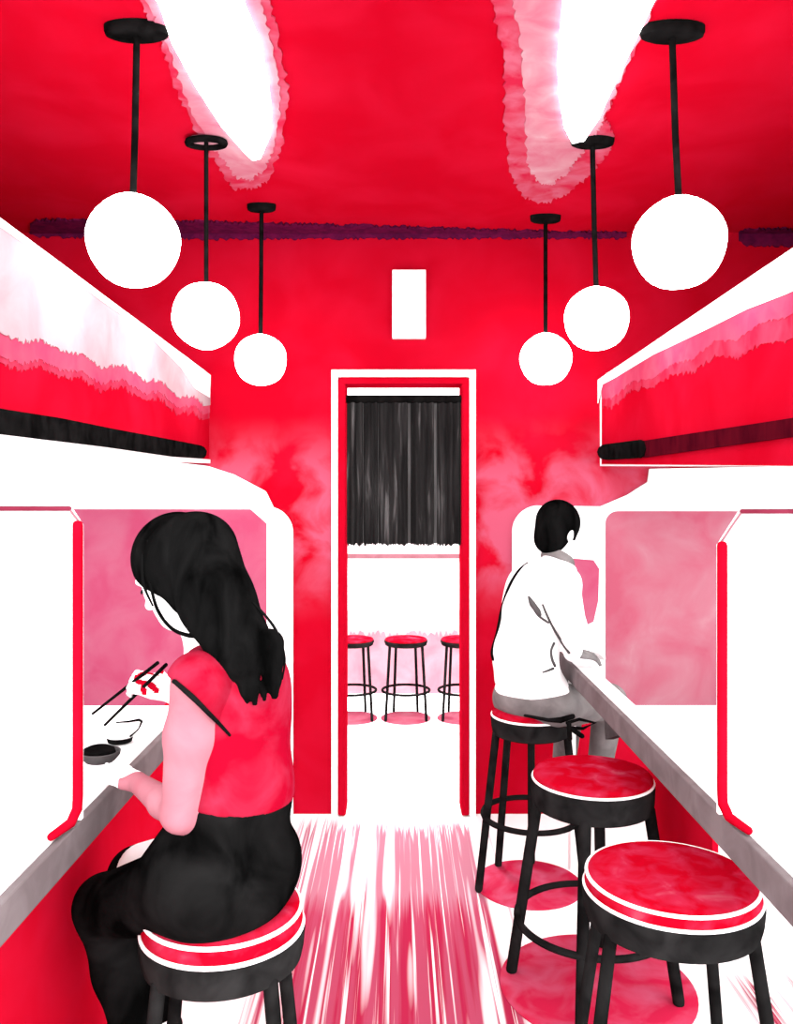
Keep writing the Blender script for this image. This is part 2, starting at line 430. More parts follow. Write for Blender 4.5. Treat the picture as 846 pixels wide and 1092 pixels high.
obj('lens', ceil_poly([(135, -70), (171, 0), (183, 38), (208, 84), (236, 128), (262, 158), (270, 165), (278, 163), (288, 140), (290, 115), (286, 80), (277, 38), (262, 0), (240, -70)], .008, .028), M['lens'], cl, bevel=.006)
cl = thing('ceiling_light', (.59, 2.7, ZT), 'long white ceiling light with wide pink rim nearer the row of empty stools', 'ceiling light', 'ceiling lights')
obj('rim', ceil_poly(ragged([(500, -70), (524, 0), (537, 60), (538, 120), (543, 180), (556, 208), (580, 216), (604, 208), (628, 186), (650, 160), (654, 140), (644, 125), (664, 80), (700, 0), (735, -70)], 14, 2.6, 22), 0, .005), M['rose_rim'], cl)  # same painted glow, wider on the aisle side
obj('inner_rim', ceil_poly(ragged([(530, -70), (548, 0), (558, 60), (560, 120), (562, 168), (572, 192), (586, 196), (602, 186), (616, 168), (634, 144), (644, 126), (664, 78), (700, -2), (732, -70)], 14, 2.2, 32), .005, .008), M['pink_halo'], cl)
obj('lens', ceil_poly([(606, -70), (600, 0), (595, 55), (596, 95), (602, 130), (612, 150), (622, 146), (640, 118), (655, 84), (676, 40), (695, 0), (725, -70)], .008, .028), M['lens'], cl, bevel=.006)

# ------------------------------------------------------------------ pendant globes
def pendant(cx, cy, cw, gx, gy, gr, label, ring=False):
    s = (VY - cy) / (ZT - ZC); Y = F / s
    x0 = (cx - VX) / s; gz = ZC - (gy - VY) / s; gxw = (gx - VX) / s; r = gr / s
    t = thing('pendant_lamp', (x0, Y, ZT), label, 'pendant lamp', 'globe pendant lamps')
    a = cw / 2 / s
    if ring:
        m = MB()
        m.tube([(x0 + a * .86 * math.cos(k * PI / 20), Y + a * .5 * math.sin(k * PI / 20), ZT - .02) for k in range(40)], a * .17, 8, closed=True)
        c = obj('canopy', m, M['ink'], t, smooth=True)
        attach(obj('canopy_plate', MB().lathe([(a * .8, -.016), (a * .8, 0)], (x0, Y, ZT), 32, 1, .5), M['pink_halo']), c)
    else:
        obj('canopy', MB().lathe([(a * .80, -.034), (a * .95, -.028), (a, -.016), (a, 0)], (x0, Y, ZT), 40, 1, .46), M['ink'], t, smooth=True)
    obj('rod', MB().tube([(x0, Y, ZT - .02), ((x0 + gxw) / 2, Y, (ZT + gz) / 2), (gxw, Y, gz + r * .97)], .0105 if not ring else .009, 10), M['ink'], t, smooth=True)
    rr = random.Random(int(cx))
    m = MB(); n, k = 32, 20
    ph = rr.uniform(0, 6)
    vs = []; fs = []
    for i in range(k + 1):
        th = PI * i / k
        for j in range(n):
            a_ = 2 * PI * j / n
            q = r * (1 + .012 * math.sin(3 * a_ + ph) * math.sin(th) + .012 * math.sin(5 * th + ph))
            vs.append((gxw + q * math.sin(th) * math.cos(a_), Y + q * math.sin(th) * math.sin(a_), gz + q * math.cos(th)))
    for i in range(k):
        for j in range(n): fs.append((i * n + j, i * n + (j + 1) % n, (i + 1) * n + (j + 1) % n, (i + 1) * n + j))
    obj('globe', m.add(vs, fs), M['globe'], t, smooth=True)
pendant(146, 28, 70, 142, 257, 48.5, 'largest white globe pendant above the woman eating, nearest of that row')
pendant(220, 147, 45, 220, 337, 35.5, 'globe pendant with ring-shaped black ceiling canopy', ring=True)
pendant(279, 218, 31, 278, 384, 27.5, 'smallest globe pendant in the woman\'s row, hanging by the end wall')
pendant(717, 29, 70, 724, 259, 48.5, 'largest white globe pendant above the empty stools, nearest of that row')
pendant(632, 147, 47, 636, 340, 34, 'middle globe pendant of the row on the man\'s side, solid black canopy')
pendant(582, 230, 33, 582, 383, 27.5, 'smallest globe pendant above the man in the white shirt')

# ------------------------------------------------------------------ blank sign over the door
a, b = on_end(418.5, 362), on_end(454, 290)
sg = thing('wall_sign', ((a.x + b.x) / 2, YW, a.z), 'blank white upright rectangular sign on red wall above the doorway', 'sign')
obj('housing', MB().box(a.x, b.x, YW - .05, YW, a.z, b.z), M['white'], sg, bevel=.004)
obj('face', MB().box(a.x + .012, b.x - .012, YW - .055, YW - .05, a.z + .012, b.z - .012), M['sign'], sg, bevel=.002)

# ------------------------------------------------------------------ curtain in the doorway
yc = YW - .02
rodz = ZC + (VY - 425.5) / (F / yc)
cx0, cx1 = -.272, .343
cur = thing('door_curtain', (0.03, yc, rodz), 'short charcoal curtain hanging on a black rod in the doorway', 'curtain')
obj('rod', MB().tube([(cx0, yc, rodz), (cx1, yc, rodz)], .021, 12), M['ink'], cur, smooth=True)
zb = ZC + (VY - 582) / (F / yc)
strips = [(370, 387), (388, 403), (404, 435), (438, 463), (466, 491.5)]
rr = random.Random(2)
obj('lining', MB().box(cx0 + .004, cx1 - .004, yc + .012, yc + .015, zb + .012, rodz), M['lining'], cur)
for (xa, xb) in strips:
    m = MB(); n = 26; vs = []; fs = []
    for i in range(n + 1):
        f_ = i / n; x = (xa + (xb - xa) * f_ - VX) / (F / yc)
        y = yc + .008 * math.sin(f_ * PI * 2 * max(1, round((xb - xa) / 9)))
        zbot = zb + rr.uniform(-.006, .012)
        for d in (-.003, .003):
            vs += [(x, y + d, rodz), (x, y + d, zbot)]
    for i in range(n):
        o = i * 4; q = o + 4
        fs += [(o, o + 1, q + 1, q), (o + 2, q + 2, q + 3, o + 3), (o, q, q + 2, o + 2), (o + 1, o + 3, q + 3, q + 1)]
    fs += [(0, 2, 3, 1), (n * 4, n * 4 + 1, n * 4 + 3, n * 4 + 2)]
    obj('cloth_strip', m.add(vs, fs), M['curtain'], cur, smooth=True)

# ------------------------------------------------------------------ counters
HC = .74                   # eye to counter top
ZK = ZC - HC
TH = .078
def counter_left():
    X0 = -.712; ye = F / 307.0
    t = thing('bar_counter', (-.95, 2.0, 0), 'white-topped counter with red front where the woman eats', 'counter', 'counters')
    obj('countertop', MB().box(-1.28, X0 - .02, Y0, ye, ZK - TH, ZK), M['white'], t, bevel=.004)
    obj('edge_strip', MB().box(X0 - .02, X0, Y0, ye, ZK - TH, ZK), M['grey_edge'], t, bevel=.004)
    obj('front_panel', MB().box(-.90, -.85, Y0, F / 250.0, 0, ZK - TH), M['counter_red'], t, bevel=.003)
    obj('back_panel', MB().box(-1.24, -1.20, Y0, ye - .02, 0, ZK - TH), M['white'], t)
counter_left()
def counter_right():
    X0 = .742; ye = F / 307.0; yr = F / 229.0
    t = thing('bar_counter', (.98, 2.0, 0), 'white-topped counter with grey edge running to the man in white', 'counter', 'counters')
    obj('countertop', MB().box(X0 + .02, 1.28, Y0, ye, ZK - TH, ZK).box(X0 + .02, X0 + .085, ye, yr, ZK - TH, ZK), M['white'], t)
    obj('edge_strip', MB().box(X0, X0 + .02, Y0, yr, ZK - TH, ZK), M['grey_edge'], t, bevel=.004)
    obj('front_panel', MB().box(.955, .975, 2.56, 3.22, .41, ZK - TH), M['counter_red'], t, bevel=.003)
    for yl in (Y0 + .12, ye - .1): obj('leg', MB().tube([(1.23, yl, 0), (1.23, yl, ZK - TH)], .02, 10), M['white'], t, smooth=True)
    obj('bracket', MB().prism([(X0 + .022, 2.86, ZK - TH), (X0 + .022, 3.13, ZK - TH), (X0 + .022, 3.10, ZK - TH - .09)], (.03, 0, 0)), M['grey_dark'], t)  # dark wedge standing for shade under the counter edge and the grey knee
    obj('leg', MB().tube([(X0 + .055, yr - .08, 0), (X0 + .055, yr - .08, ZK - TH)], .018, 10), M['white'], t, smooth=True)
counter_right()

# screens standing on the counters
def screen(sgn, xe, sp, ytop, ybend, label):
    s = sp; Y = F / s; X0 = (xe - VX) / s; zt_ = ZC - (ytop - VY) / s
    t = thing('counter_screen', (X0 + sgn * .3, Y, ZK), label, 'screen', 'screens on the counters')
    Xo = X0 + sgn * .50; c = .030
    zb_ = ZC - (ybend - VY) / s
    cut = .024 if sgn < 0 else .05
    out = [(X0, ZK + .001), (X0, zb_), (X0 + sgn * cut, zt_), (Xo, zt_), (Xo, ZK + .001)]
    obj('panel', MB().prism([(x, Y + .02, z) for x, z in out], (0, .014, 0)), M['white'], t)
    obj('top_rim', MB().tube([(X0 + sgn * cut, Y + .012, zt_), (Xo, Y + .012, zt_)], .0055, 8), M['darkpink'], t, smooth=True)
    obj('corner_rim', MB().tube([(X0 + sgn * .004, Y + .012, zb_ + .01), (X0 + sgn * cut * .55, Y + .012, (zb_ + zt_ * 1.4) / 2.4), (X0 + sgn * cut, Y + .012, zt_)], .003, 8), M['pinkline'], t, smooth=True)
    pts = [(X0, Y, zb_), (X0, Y, ZK + .06), (X0, Y - .004, ZK + .035), (X0 + sgn * .004, Y - .03, ZK + .0145), (X0 + sgn * .018, Y - .10, ZK + .0125)]
    obj('post', MB().tube(pts, [.0115, .0115, .0115, .011, .009], 12), M['red_flat'], t, smooth=True)
screen(-1, 83, 478.0, 542.5, 560, 'white counter screen with red post beside the woman')
screen(1, 770.5, 470.0, 545.5, 582, 'white counter screen with red post across from the nearest empty stool')

# ------------------------------------------------------------------ stools
def stool(cx, cy, dia, zs, angles, label, group, ringz=.26, drum=.105, leg_r=.02, tie=False, cush=.055, lines=2, splay=1.35):
    """round stool at (cx, cy); zs = height of cushion top"""
    t = thing('bar_stool', (cx, cy, 0), label, 'stool', group)
    R = dia / 2; k = zs / .74
    c = (cx, cy, 0)
    zc0 = zs - cush * k                         # cushion bottom
    zd = zc0 - drum * k                         # drum bottom
    obj('seat_rim', MB().lathe([(R * .90, zd), (R * .955, zd + .006), (R * .985, zd + .03 * k), (R, zc0 - .012), (R * .99, zc0)], c, 56), M['drum'], t, smooth=True)
    cu = obj('cushion', MB().lathe([(R * .955, zc0 - .002), (R * .97, zc0 + cush * .22 * k), (R * .965, zc0 + cush * .5 * k), (R * .93, zs - cush * .22 * k), (R * .86, zs - .004), (R * .6, zs), (R * .02, zs + .002)], c, 56), M['red_seat'], t, smooth=True)
    def ring(r, z, rad, m, nm, par):
        return obj(nm, MB().tube([(cx + r * math.cos(a * PI / 28), cy + r * math.sin(a * PI / 28), z) for a in range(56)], rad, 8, closed=True), m, par, smooth=True)
    for r_, z_ in ((R * .972, zc0 + .003), (R * .945, zs - cush * .3 * k))[:lines]:
        attach_to(ring(r_, z_, .0048 * k, M['white'], 'piping', None), cu, t)
    rt, rb = R * .90, R * splay
    for a in angles:
        a = math.radians(a)
        obj('leg', MB().tube([(cx + rt * math.cos(a), cy + rt * math.sin(a), zd + .012), (cx + rb * math.cos(a), cy + rb * math.sin(a), leg_r * .8)], leg_r * k, 10), M['ink_soft'], t, smooth=True)
    rz = ringz * k; f_ = 1 - rz / zd
    ring(rt + (rb - rt) * f_ + leg_r * .6, rz, .012 * k, M['ink_soft'], 'foot_ring', t)
    if tie:
        q = lambda x, y: P(x, y, 258)
        m = MB()
        m.tube([q(560, 763), q(585, 768), q(598, 768), q(611, 764)], [.006, .008, .013, .011], 8)
        m.tube([q(605, 771), q(618, 767), q(635, 771), q(622, 777), q(606, 776)], .007, 8)
        m.tube([q(607, 772), q(608, 788)], .010, 8); m.tube([q(609, 777), q(621, 785)], .010, 8)
        obj('cushion_tie', m, M['ink'], t, smooth=True)
    return t

def attach_to(o, part, root):
    o.parent = part
    return o

G = 'red-topped bar stools'
sA, sBs, sC, sW = 415.0, 308.0, 245.0, 465.0
ZS = .735
stool((716 - VX) / sA, F / sA, .45, .748, (208, 322, 45, 135), 'nearest empty stool, largest red cushion, standing under the grey counter edge', G, drum=.078, leg_r=.017, cush=.048, ringz=.12)
stool((632 - VX) / sBs, F / sBs, .42, .757, (160, 250, 340, 70), 'empty stool between the nearest one and the man\'s stool, red cushion seen whole', G, ringz=.24, drum=.092, leg_r=.020, cush=.03, lines=1)
stool((566 - VX) / sC, F / sC, .345, .785, (190, 345, 80, 120), 'stool under the man in the white shirt, cushion tied with black bow', G, ringz=.30, drum=.075, leg_r=.016, tie=True, cush=.034, lines=1)
stool((238 - VX) / sW, F / sW, .375, .785, (228, 318, 48, 138), 'stool the woman in the red top sits on', G, drum=.070, leg_r=.016, cush=.055)
GF = 'stools in the next car'
for x, lab in ((433, 'middle of three small stools seen through the doorway'), (376, 'small stool through the doorway, cut off by the door frame on the curtain\'s left'), (493, 'small stool through the doorway, cut off by the door frame on the curtain\'s right')):
    stool((x - VX) / 140.0, F / 140.0,   .33, .612, (215, 325, 60, 120), lab, GF, ringz=.26, drum=.045, leg_r=.013, cush=.022, lines=0, splay=1.13)

# stool shadows painted as thin coloured discs on the floor
def mat(cx, cy, r, m, label, group, ry=None):  # lays one disc of painted stool shadow
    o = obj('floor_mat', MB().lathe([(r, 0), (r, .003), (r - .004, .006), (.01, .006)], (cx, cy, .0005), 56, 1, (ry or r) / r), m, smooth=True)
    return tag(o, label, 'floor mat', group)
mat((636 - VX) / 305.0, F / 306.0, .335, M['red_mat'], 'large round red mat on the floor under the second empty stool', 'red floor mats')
mat((564 - VX) / 243.0, F / 243.0, .235, M['red_mat'], 'round red mat on the floor under the seated man\'s stool', 'red floor mats')  # painted shadow of the seated man's stool
for x, lab in ((433, 'pink round mat under the middle small stool through the doorway'), (376, 'pink round mat under the small stool nearer the woman\'s side of the doorway'), (493, 'pink round mat under the small stool nearer the man\'s side of the doorway')):  # all three are painted stool shadows
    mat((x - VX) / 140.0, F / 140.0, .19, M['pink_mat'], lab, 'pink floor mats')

# ------------------------------------------------------------------ people: smooth solids meshed from distance fields
class Field:
    def __init__(s, lo, hi, h):
        s.lo = np.array(lo, float); s.h = h
        s.n = np.ceil((np.array(hi, float) - s.lo) / h).astype(int) + 1
        s.d = np.full(s.n, .2, np.float32)
    def _sub(s, lo, hi):
        a = np.clip(np.floor((np.array(lo) - s.lo) / s.h).astype(int), 0, s.n - 1)
        b = np.clip(np.ceil((np.array(hi) - s.lo) / s.h).astype(int) + 1, 1, s.n)
        ax = [s.lo[i] + s.h * np.arange(a[i], b[i]) for i in range(3)]
        X, Y, Z = np.meshgrid(*ax, indexing='ij')
        return tuple(slice(a[i], b[i]) for i in range(3)), np.stack([X, Y, Z], -1).astype(np.float32)
    def _put(s, sl, v, k, op):
        a = s.d[sl]
        if op == 'add':
            hh = np.maximum(k - np.abs(a - v), 0) / k; s.d[sl] = np.minimum(a, v) - hh * hh * k * .25
        elif op == 'cut':
            v = -v; hh = np.maximum(k - np.abs(a - v), 0) / k; s.d[sl] = np.maximum(a, v) + hh * hh * k * .25
    def cap(s, a, b, ra, rb=None, k=.02, op='add', flat=None, grow=0.0):
        rb = ra if rb is None else rb; ra += grow; rb += grow
        a = np.array(a, float); b = np.array(b, float); m = max(ra, rb) + .06
        sl, p = s._sub(np.minimum(a, b) - m, np.maximum(a, b) + m)
        if p.size == 0: return s
        ab = b - a; q = p - a
        t = np.clip((q @ ab) / max(ab @ ab, 1e-9), 0, 1)
        r = q - t[..., None] * ab
        if flat is not None:
            n = np.array(flat[0], float); n /= np.linalg.norm(n)
            r = r + (r @ n)[..., None] * n * (1 / flat[1] - 1)
        v = np.linalg.norm(r, axis=-1) - (ra + t * (rb - ra))
        s._put(sl, v, k, op); return s
    def ell(s, c, r, R=None, k=.03, op='add', grow=0.0):
        c = np.array(c, float); r = np.array(r, float) + grow; m = r.max() + .06
        sl, p = s._sub(c - m, c + m)
        if p.size == 0: return s
        q = p - c
        if R is not None: q = q @ np.array(R, float)          # columns of R are the local axes
        k0 = np.linalg.norm(q / r, axis=-1); k1 = np.linalg.norm(q / (r * r), axis=-1)
        v = k0 * (k0 - 1) / np.maximum(k1, 1e-6)
        s._put(sl, v, k, op); return s
    def half(s, p0, n, k=.004):
        """keep the side where (p - p0).n < 0"""
        sl, p = s._sub(s.lo, s.lo + s.h * s.n)
        n = np.array(n, float); n /= np.linalg.norm(n)
        v = -((p - np.array(p0, float)) @ n)
        s._put(sl, v, k, 'cut'); return s
    def mesh(s):
        d = s.d; ins = d < 0; nx, ny, nz = d.shape
        c = np.zeros((nx - 1, ny - 1, nz - 1), np.int8)
        for i in (0, 1):
            for j in (0, 1):
                for k in (0, 1): c += ins[i:nx - 1 + i, j:ny - 1 + j, k:nz - 1 + k]
        act = np.argwhere((c > 0) & (c < 8)); idx = np.full(c.shape, -1, np.int64)
        idx[tuple(act.T)] = np.arange(len(act))
        acc = np.zeros((len(act), 3)); cnt = np.zeros(len(act))
        cor = [(i, j, k) for i in (0, 1) for j in (0, 1) for k in (0, 1)]
        for a in cor:
            for b in cor:
                if sum(abs(x - y) for x, y in zip(a, b)) == 1 and a < b:
                    da = d[tuple((act + a).T)]; db = d[tuple((act + b).T)]
                    m = (da < 0) != (db < 0)
                    t = np.where(m, da / np.where(m, da - db, 1), 0)[:, None]
                    acc += np.where(m[:, None], np.array(a) + t * (np.array(b) - np.array(a)), 0); cnt += m
        vs = s.lo + s.h * (act + acc / cnt[:, None])
        fs = []
        for ax in range(3):
            u, w = (ax + 1) % 3, (ax + 2) % 3
            sl0 = [slice(1, n - 1) for n in d.shape]; sl1 = list(sl0)
            sl0[ax] = slice(0, d.shape[ax] - 1); sl1[ax] = slice(1, d.shape[ax])
            A = ins[tuple(sl0)]; B = ins[tuple(sl1)]
            for flip, msk in ((False, A & ~B), (True, ~A & B)):
                e = np.argwhere(msk)
                if not len(e): continue
                e[:, u] += 1; e[:, w] += 1
                du = np.zeros(3, int); du[u] = 1; dw = np.zeros(3, int); dw[w] = 1
                q = np.stack([idx[tuple((e - du - dw).T)], idx[tuple((e - dw).T)], idx[tuple(e.T)], idx[tuple((e - du).T)]], 1)
                fs.append(q[:, ::-1] if flip else q)
        return vs, np.concatenate(fs)

def solid(name, f, mats, parent=None, pick=None):
    vs, fs = f.mesh()
    me = bpy.data.meshes.new(name)
    me.from_pydata(vs.tolist(), [], fs.tolist()); me.update()
    for m in (mats if isinstance(mats, list) else [mats]): me.materials.append(m)
    me.polygons.foreach_set('use_smooth', np.ones(len(me.polygons), bool))
    if pick is not None:
        c = vs[fs].mean(1); me.polygons.foreach_set('material_index', pick(c).astype(np.int32))
    o = bpy.data.objects.new(name, me); COL.objects.link(o)
    sm = o.modifiers.new('smooth', 'SMOOTH'); sm.factor = .5; sm.iterations = 2
    if parent: o.parent = parent
    return o

def nrm(v): v = np.array(v, float); return v / np.linalg.norm(v)
def frame(f, l):
    f = nrm(f); l = np.array(l, float); l = nrm(l - f * (l @ f)); u = np.cross(f, l); return f, l, u

def head(fd, c, f, l, u, sc=1.0):
    c = np.array(c, float); R = np.stack([f, l, u], 1)
    L = lambda a, b, d: c + (f * a + l * b + u * d) * sc
    fd.ell(L(-.012, 0, .018), np.array((.095, .075, .088)) * sc, R, k=.02)
    fd.ell(L(.034, 0, -.045), np.array((.055, .056, .070)) * sc, R, k=.04)
    fd.ell(L(.058, 0, -.098), np.array((.022, .026, .020)) * sc, R, k=.035)
    fd.cap(L(.084, 0, -.012), L(.104, 0, -.042), .008 * sc, .012 * sc, k=.014)        # nose
    for s_ in (-1, 1):
        fd.ell(L(-.006, s_ * .077, -.025), np.array((.018, .008, .030)) * sc, R, k=.008)   # ears
        fd.cap(L(.081, s_ * .016, .010), L(.072, s_ * .048, .010), .007 * sc, k=.014)      # brows
        fd.ell(L(.082, s_ * .030, -.012), np.array((.016, .017, .010)) * sc, R, k=.012, op='cut')
        fd.ell(L(.071, s_ * .030, -.013), np.array((.013, .013, .011)) * sc, R, k=.003)
        fd.cap(L(.048, s_ * .044, -.035), L(.040, s_ * .050, -.045), .016 * sc, k=.02)
    fd.cap(L(.080, -.016, -.070), L(.080, .016, -.070), .006 * sc, k=.008)                 # lips
    fd.cap(L(.078, -.013, -.079), L(.078, .013, -.079), .006 * sc, k=.008)
    return L

def hand(fd, wrist, d, n, side, curl, sc=1.0, spread=.014, thumb_close=.5):
    """palm along d, back of hand facing n, thumb on the side `side` (unit vector)"""
    w = np.array(wrist, float); d = nrm(d); n = np.array(n, float); n = nrm(n - d * (n @ d)); sd = np.cross(n, d)
    if sd @ np.array(side, float) < 0: sd = -sd
    T = lambda a, b, e: w + (d * a + sd * b + n * e) * sc
    R = np.stack([d, sd, n], 1)
    fd.ell(T(.045, 0, 0), np.array((.050, .036, .015)) * sc, R, k=.02)
    lens = ((.026, .072, .95), (.009, .080, 1.0), (-.009, .074, 1.0), (-.026, .058, 1.05))
    for b, ln, cm in lens:
        p = T(.082, b, 0); ang = 0; q = p
        fd.cap(T(.045, b * .7, 0), p, .0095 * sc, .009 * sc, k=.008)
        for j, fr in enumerate((.42, .32, .26)):
            ang += curl[j] * cm
            v = d * math.cos(ang) - n * math.sin(ang) + sd * (b * .25 / .026) * .25 * (j == 0)
            q2 = q + nrm(v) * ln * fr * sc
            fd.cap(q, q2, (.0088 - .0008 * j) * sc, (.0082 - .0009 * j) * sc, k=.004); q = q2
    a = T(.018, .030, -.004); b_ = T(.048, .052, -.016 - .01 * thumb_close); c_ = T(.074, .052 - .018 * thumb_close, -.026 - .012 * thumb_close)
    fd.cap(T(.01, .012, 0), a, .014 * sc, .013 * sc, k=.012); fd.cap(a, b_, .0115 * sc, .0098 * sc, k=.006); fd.cap(b_, c_, .0098 * sc, .0075 * sc, k=.004)
    return T

def strand(name, pts, r, mat, parent, n=8, label=None):
    """a thin drawn line: smooth curve through pts"""
    pts = [Vector(p) for p in pts]; out = []; rs = []
    m = len(pts)
    for i in range(m - 1):
        p0, p1, p2, p3 = pts[max(i - 1, 0)], pts[i], pts[i + 1], pts[min(i + 2, m - 1)]
        for k in range(n):
            t = k / n
            out.append(.5 * ((2 * p1) + (p2 - p0) * t + (2 * p0 - 5 * p1 + 4 * p2 - p3) * t * t + (3 * p1 - p0 - 3 * p2 + p3) * t ** 3))
    out.append(pts[-1]); N = len(out)
    rr_ = [r] * N if isinstance(r, (int, float)) else [np.interp(i / (N - 1), np.linspace(0, 1, len(r)), r) for i in range(N)]
    return obj(name, MB().tube(out, rr_, 8), mat, None if parent is None else parent, smooth=True, label=label)

from mathutils.bvhtree import BVHTree
def skin_points(o, px, towards, lift=.004):
    """points on the surface of o along a drawn line"""
    ts = [BVHTree.FromPolygons([v.co for v in q_.data.vertices], [list(q.vertices) for q in q_.data.polygons]) for q_ in (o if isinstance(o, list) else [o])]
    eye = Vector((0, 0, ZC)); out = []
    for x, y in px:
        for k in range(40):
            xx = x + (towards[0] - x) * k / 40; yy = y + (towards[1] - y) * k / 40
            d = (P(xx, yy, 300) - eye).normalized(); hits = [q_ for q_ in (t.ray_cast(eye, d) for t in ts) if q_[0] is not None]
            if hits:
                h = min(hits, key=lambda q_: q_[3])[0]
                out.append(h - d * lift); break
    return out

# ---------------- the woman
def woman():
    A = np.array
    f, l, u = frame((-.86, .50, 0), (-.5, -.86, 0)); up = A((0, 0, 1.))
    Rb = np.stack([f, l, up], 1)
    pel = A(P(234, 924, 470)); wai = A(P(258, 838, 472)); che = A(P(252, 768, 472)); nb = A(P(226, 694, 466))
    hf, hl, hu = frame((-.80, .32, -.46), (-.36, -.93, 0)); hc = A(P(187, 608, 466))
    Ls = A(P(211, 728, 506)); Le = A(P(192, 868, 497)); Lw = A(P(146, 834, 450))
    Rs = A(P(240, 722, 440)); Re = A(P(262, 800, 408)); Rw = A(P(181, 738, 424))
    Lh = pel + l * .085 + up * -.01; Rh = pel - l * .085 + up * -.01
    Lk = A(P(112, 966, 430)); Rk = A(P(146, 934, 398))
    La = A(P(160, 1165, 442)); Ra = A(P(170, 1085, 395))
    def torso(fd, g=0.0, k=.05):
        fd.ell(che, (.095, .148, .155), Rb, k=k, grow=g); fd.ell(wai, (.088, .122, .13), Rb, k=k, grow=g)
        fd.ell(che + up * .085 + f * .0, (.075, .135, .085), Rb, k=k, grow=g)
        for s_ in (-1, 1): fd.ell(che + f * .062 + l * s_ * .065 - up * .01, (.05, .055, .055), Rb, k=.04, grow=g)
        fd.cap(nb - up * .045, Ls + (nb - Ls) * .18, .05, .045, k=.04, grow=g); fd.cap(nb - up * .045, Rs + (nb - Rs) * .18, .05, .045, k=.04, grow=g)
    def hips(fd, g=0.0):
        fd.ell(pel, (.150, .172, .125), Rb, k=.05, grow=g)
        fd.ell(pel - f * .05 + up * .0, (.11, .165, .115), Rb, k=.05, grow=g)
        fd.cap(pel + up * .05, wai - up * .02, .112, .100, k=.05, flat=(f, .9), grow=g)
        if g: fd.ell(wai, (.088, .122, .13), Rb, k=.05, grow=g)
    def legs(fd, g=0.0, low=True):
        for hp, kn, an in ((Lh, Lk, La), (Rh, Rk, Ra)):
            fd.cap(hp, kn, .092, .066, k=.04, grow=g)
            fd.cap(kn, kn + (an - kn) * .35, .062, .055, k=.03, grow=g); fd.cap(kn + (an - kn) * .35, an, .055, .036, k=.03, grow=g)
    lo, hi = (-1.0, 1.55, .18), (-.12, 2.55, 1.72)
    fd = Field(lo, hi, .0042)
    torso(fd); hips(fd); legs(fd)
    for an, kn in ((La, Lk), (Ra, Rk)):
        ft = nrm(A((-.8, .35, 0)))
        fd.cap(an, an + ft * .13 - up * .05, .036, .026, k=.03)
    fd.cap(nb - up * .04, hc - hu * .03 - hf * .03, .050, .046, k=.03)
    fd.ell(Ls, (.048, .050, .052), Rb, k=.03); fd.ell(Rs, (.046, .05, .05), Rb, k=.03)
    fd.cap(Ls, Ls + (Le - Ls) * .4, .052, .054, k=.02); fd.cap(Ls + (Le - Ls) * .4, Le, .054, .039, k=.02)
    fd.cap(Le, Le + (Lw - Le) * .35, .037, .034, k=.015); fd.cap(Le + (Lw - Le) * .35, Lw, .034, .023, k=.015)
    fd.cap(Rs, Re, .045, .036, k=.02); fd.cap(Re, Rw, .035, .022, k=.015)
    dish = A(P(107, 806, 414))
    hand(fd, Lw, (dish + A((.02, -.03, -.02))) - Lw, (.15, .1, -1), (-.6, -.6, .2), (.15, .15, .15), .92, thumb_close=.1)
    HT = hand(fd, Rw, nrm(A(P(148, 727, 424)) - Rw), (-.1, -.75, .65), (-.5, -.2, .8), (.55, .75, .5), .92, thumb_close=.9)
    L = head(fd, hc, hf, hl, hu, .98)
    Lw_, Rw_ = Lw, Rw
    def pick(c):
        i = np.zeros(len(c), int)                                       # 0 pale, 1 pink arm, 2 black, 3 lip
        arm = np.zeros(len(c), bool)
        for a_, b_ in ((Ls, Le), (Le, Lw + (Le - Lw) * .15)):
            ab = b_ - a_; t = np.clip(((c - a_) @ ab) / (ab @ ab), 0, 1)
            arm |= np.linalg.norm(c - a_ - t[:, None] * ab, axis=1) < .066
        i[arm] = 1
        for s_ in (-1, 1):
            e = L(.083, s_ * .030, -.014); i[np.linalg.norm(c - e, axis=1) < .008] = 2
        e = L(.084, 0, -.0745); q = c - e
        i[(np.abs(q @ hl) < .02) & (np.abs(q @ hu) < .009) & (np.abs(q @ hf) < .012)] = 3
        for a_, b_, w_ in ((P(141, 725, 428), P(153, 719, 428), .0055), (P(153, 719, 428), P(166, 722, 428), .004), (P(142, 727, 428), P(160, 731, 428), .0055), (P(152, 733, 428), P(154, 738, 428), .007), (P(160, 731, 428), P(167, 737, 428), .007)):
            a_ = A(a_); ab = A(b_) - a_; q = c - a_; q = q - np.outer(q[:, 1], (0, 1, 0)); ab[1] = 0
            t = np.clip((q @ ab) / (ab @ ab), 0, 1)
            i[(np.linalg.norm(q - t[:, None] * ab, axis=1) < w_) & (np.linalg.norm(c - Rw, axis=1) < .2)] = 4
        return i
    body = solid('person', fd, [M['pale_skin'], M['arm_skin'], M['ink'], M['pink'], M['red_flat']], None, pick)
    tag(body, 'woman with long black hair in red sleeveless top eating with chopsticks', 'person', None)
    # red top
    fd = Field((-.75, 1.6, .93), (-.15, 2.2, 1.42), .005)
    torso(fd, .008); fd.cap(pel + up * .06, wai - up * .02, .110, .100, k=.05, flat=(f, .9), grow=.012)
    hem = A(P(255, 850, 472))
    fd.half(hem, (-.10, 0, -1)); fd.half(nb + A((0, 0, -.016)), nrm(A((-.3, -.1, 1))))
    top_o = solid('sleeveless_top', fd, M['top_cloth'], body)
    # black trousers
    fd = Field(lo, (-.12, 2.55, 1.06), .0055)
    hips(fd, .008); legs(fd, .007)
    fd.half(A(P(255, 842, 472)), (-.12, 0, 1))
    fd.half(A((0, 0, .30)), (0, 0, -1))
    solid('trousers', fd, M['ink_skirt'], body)
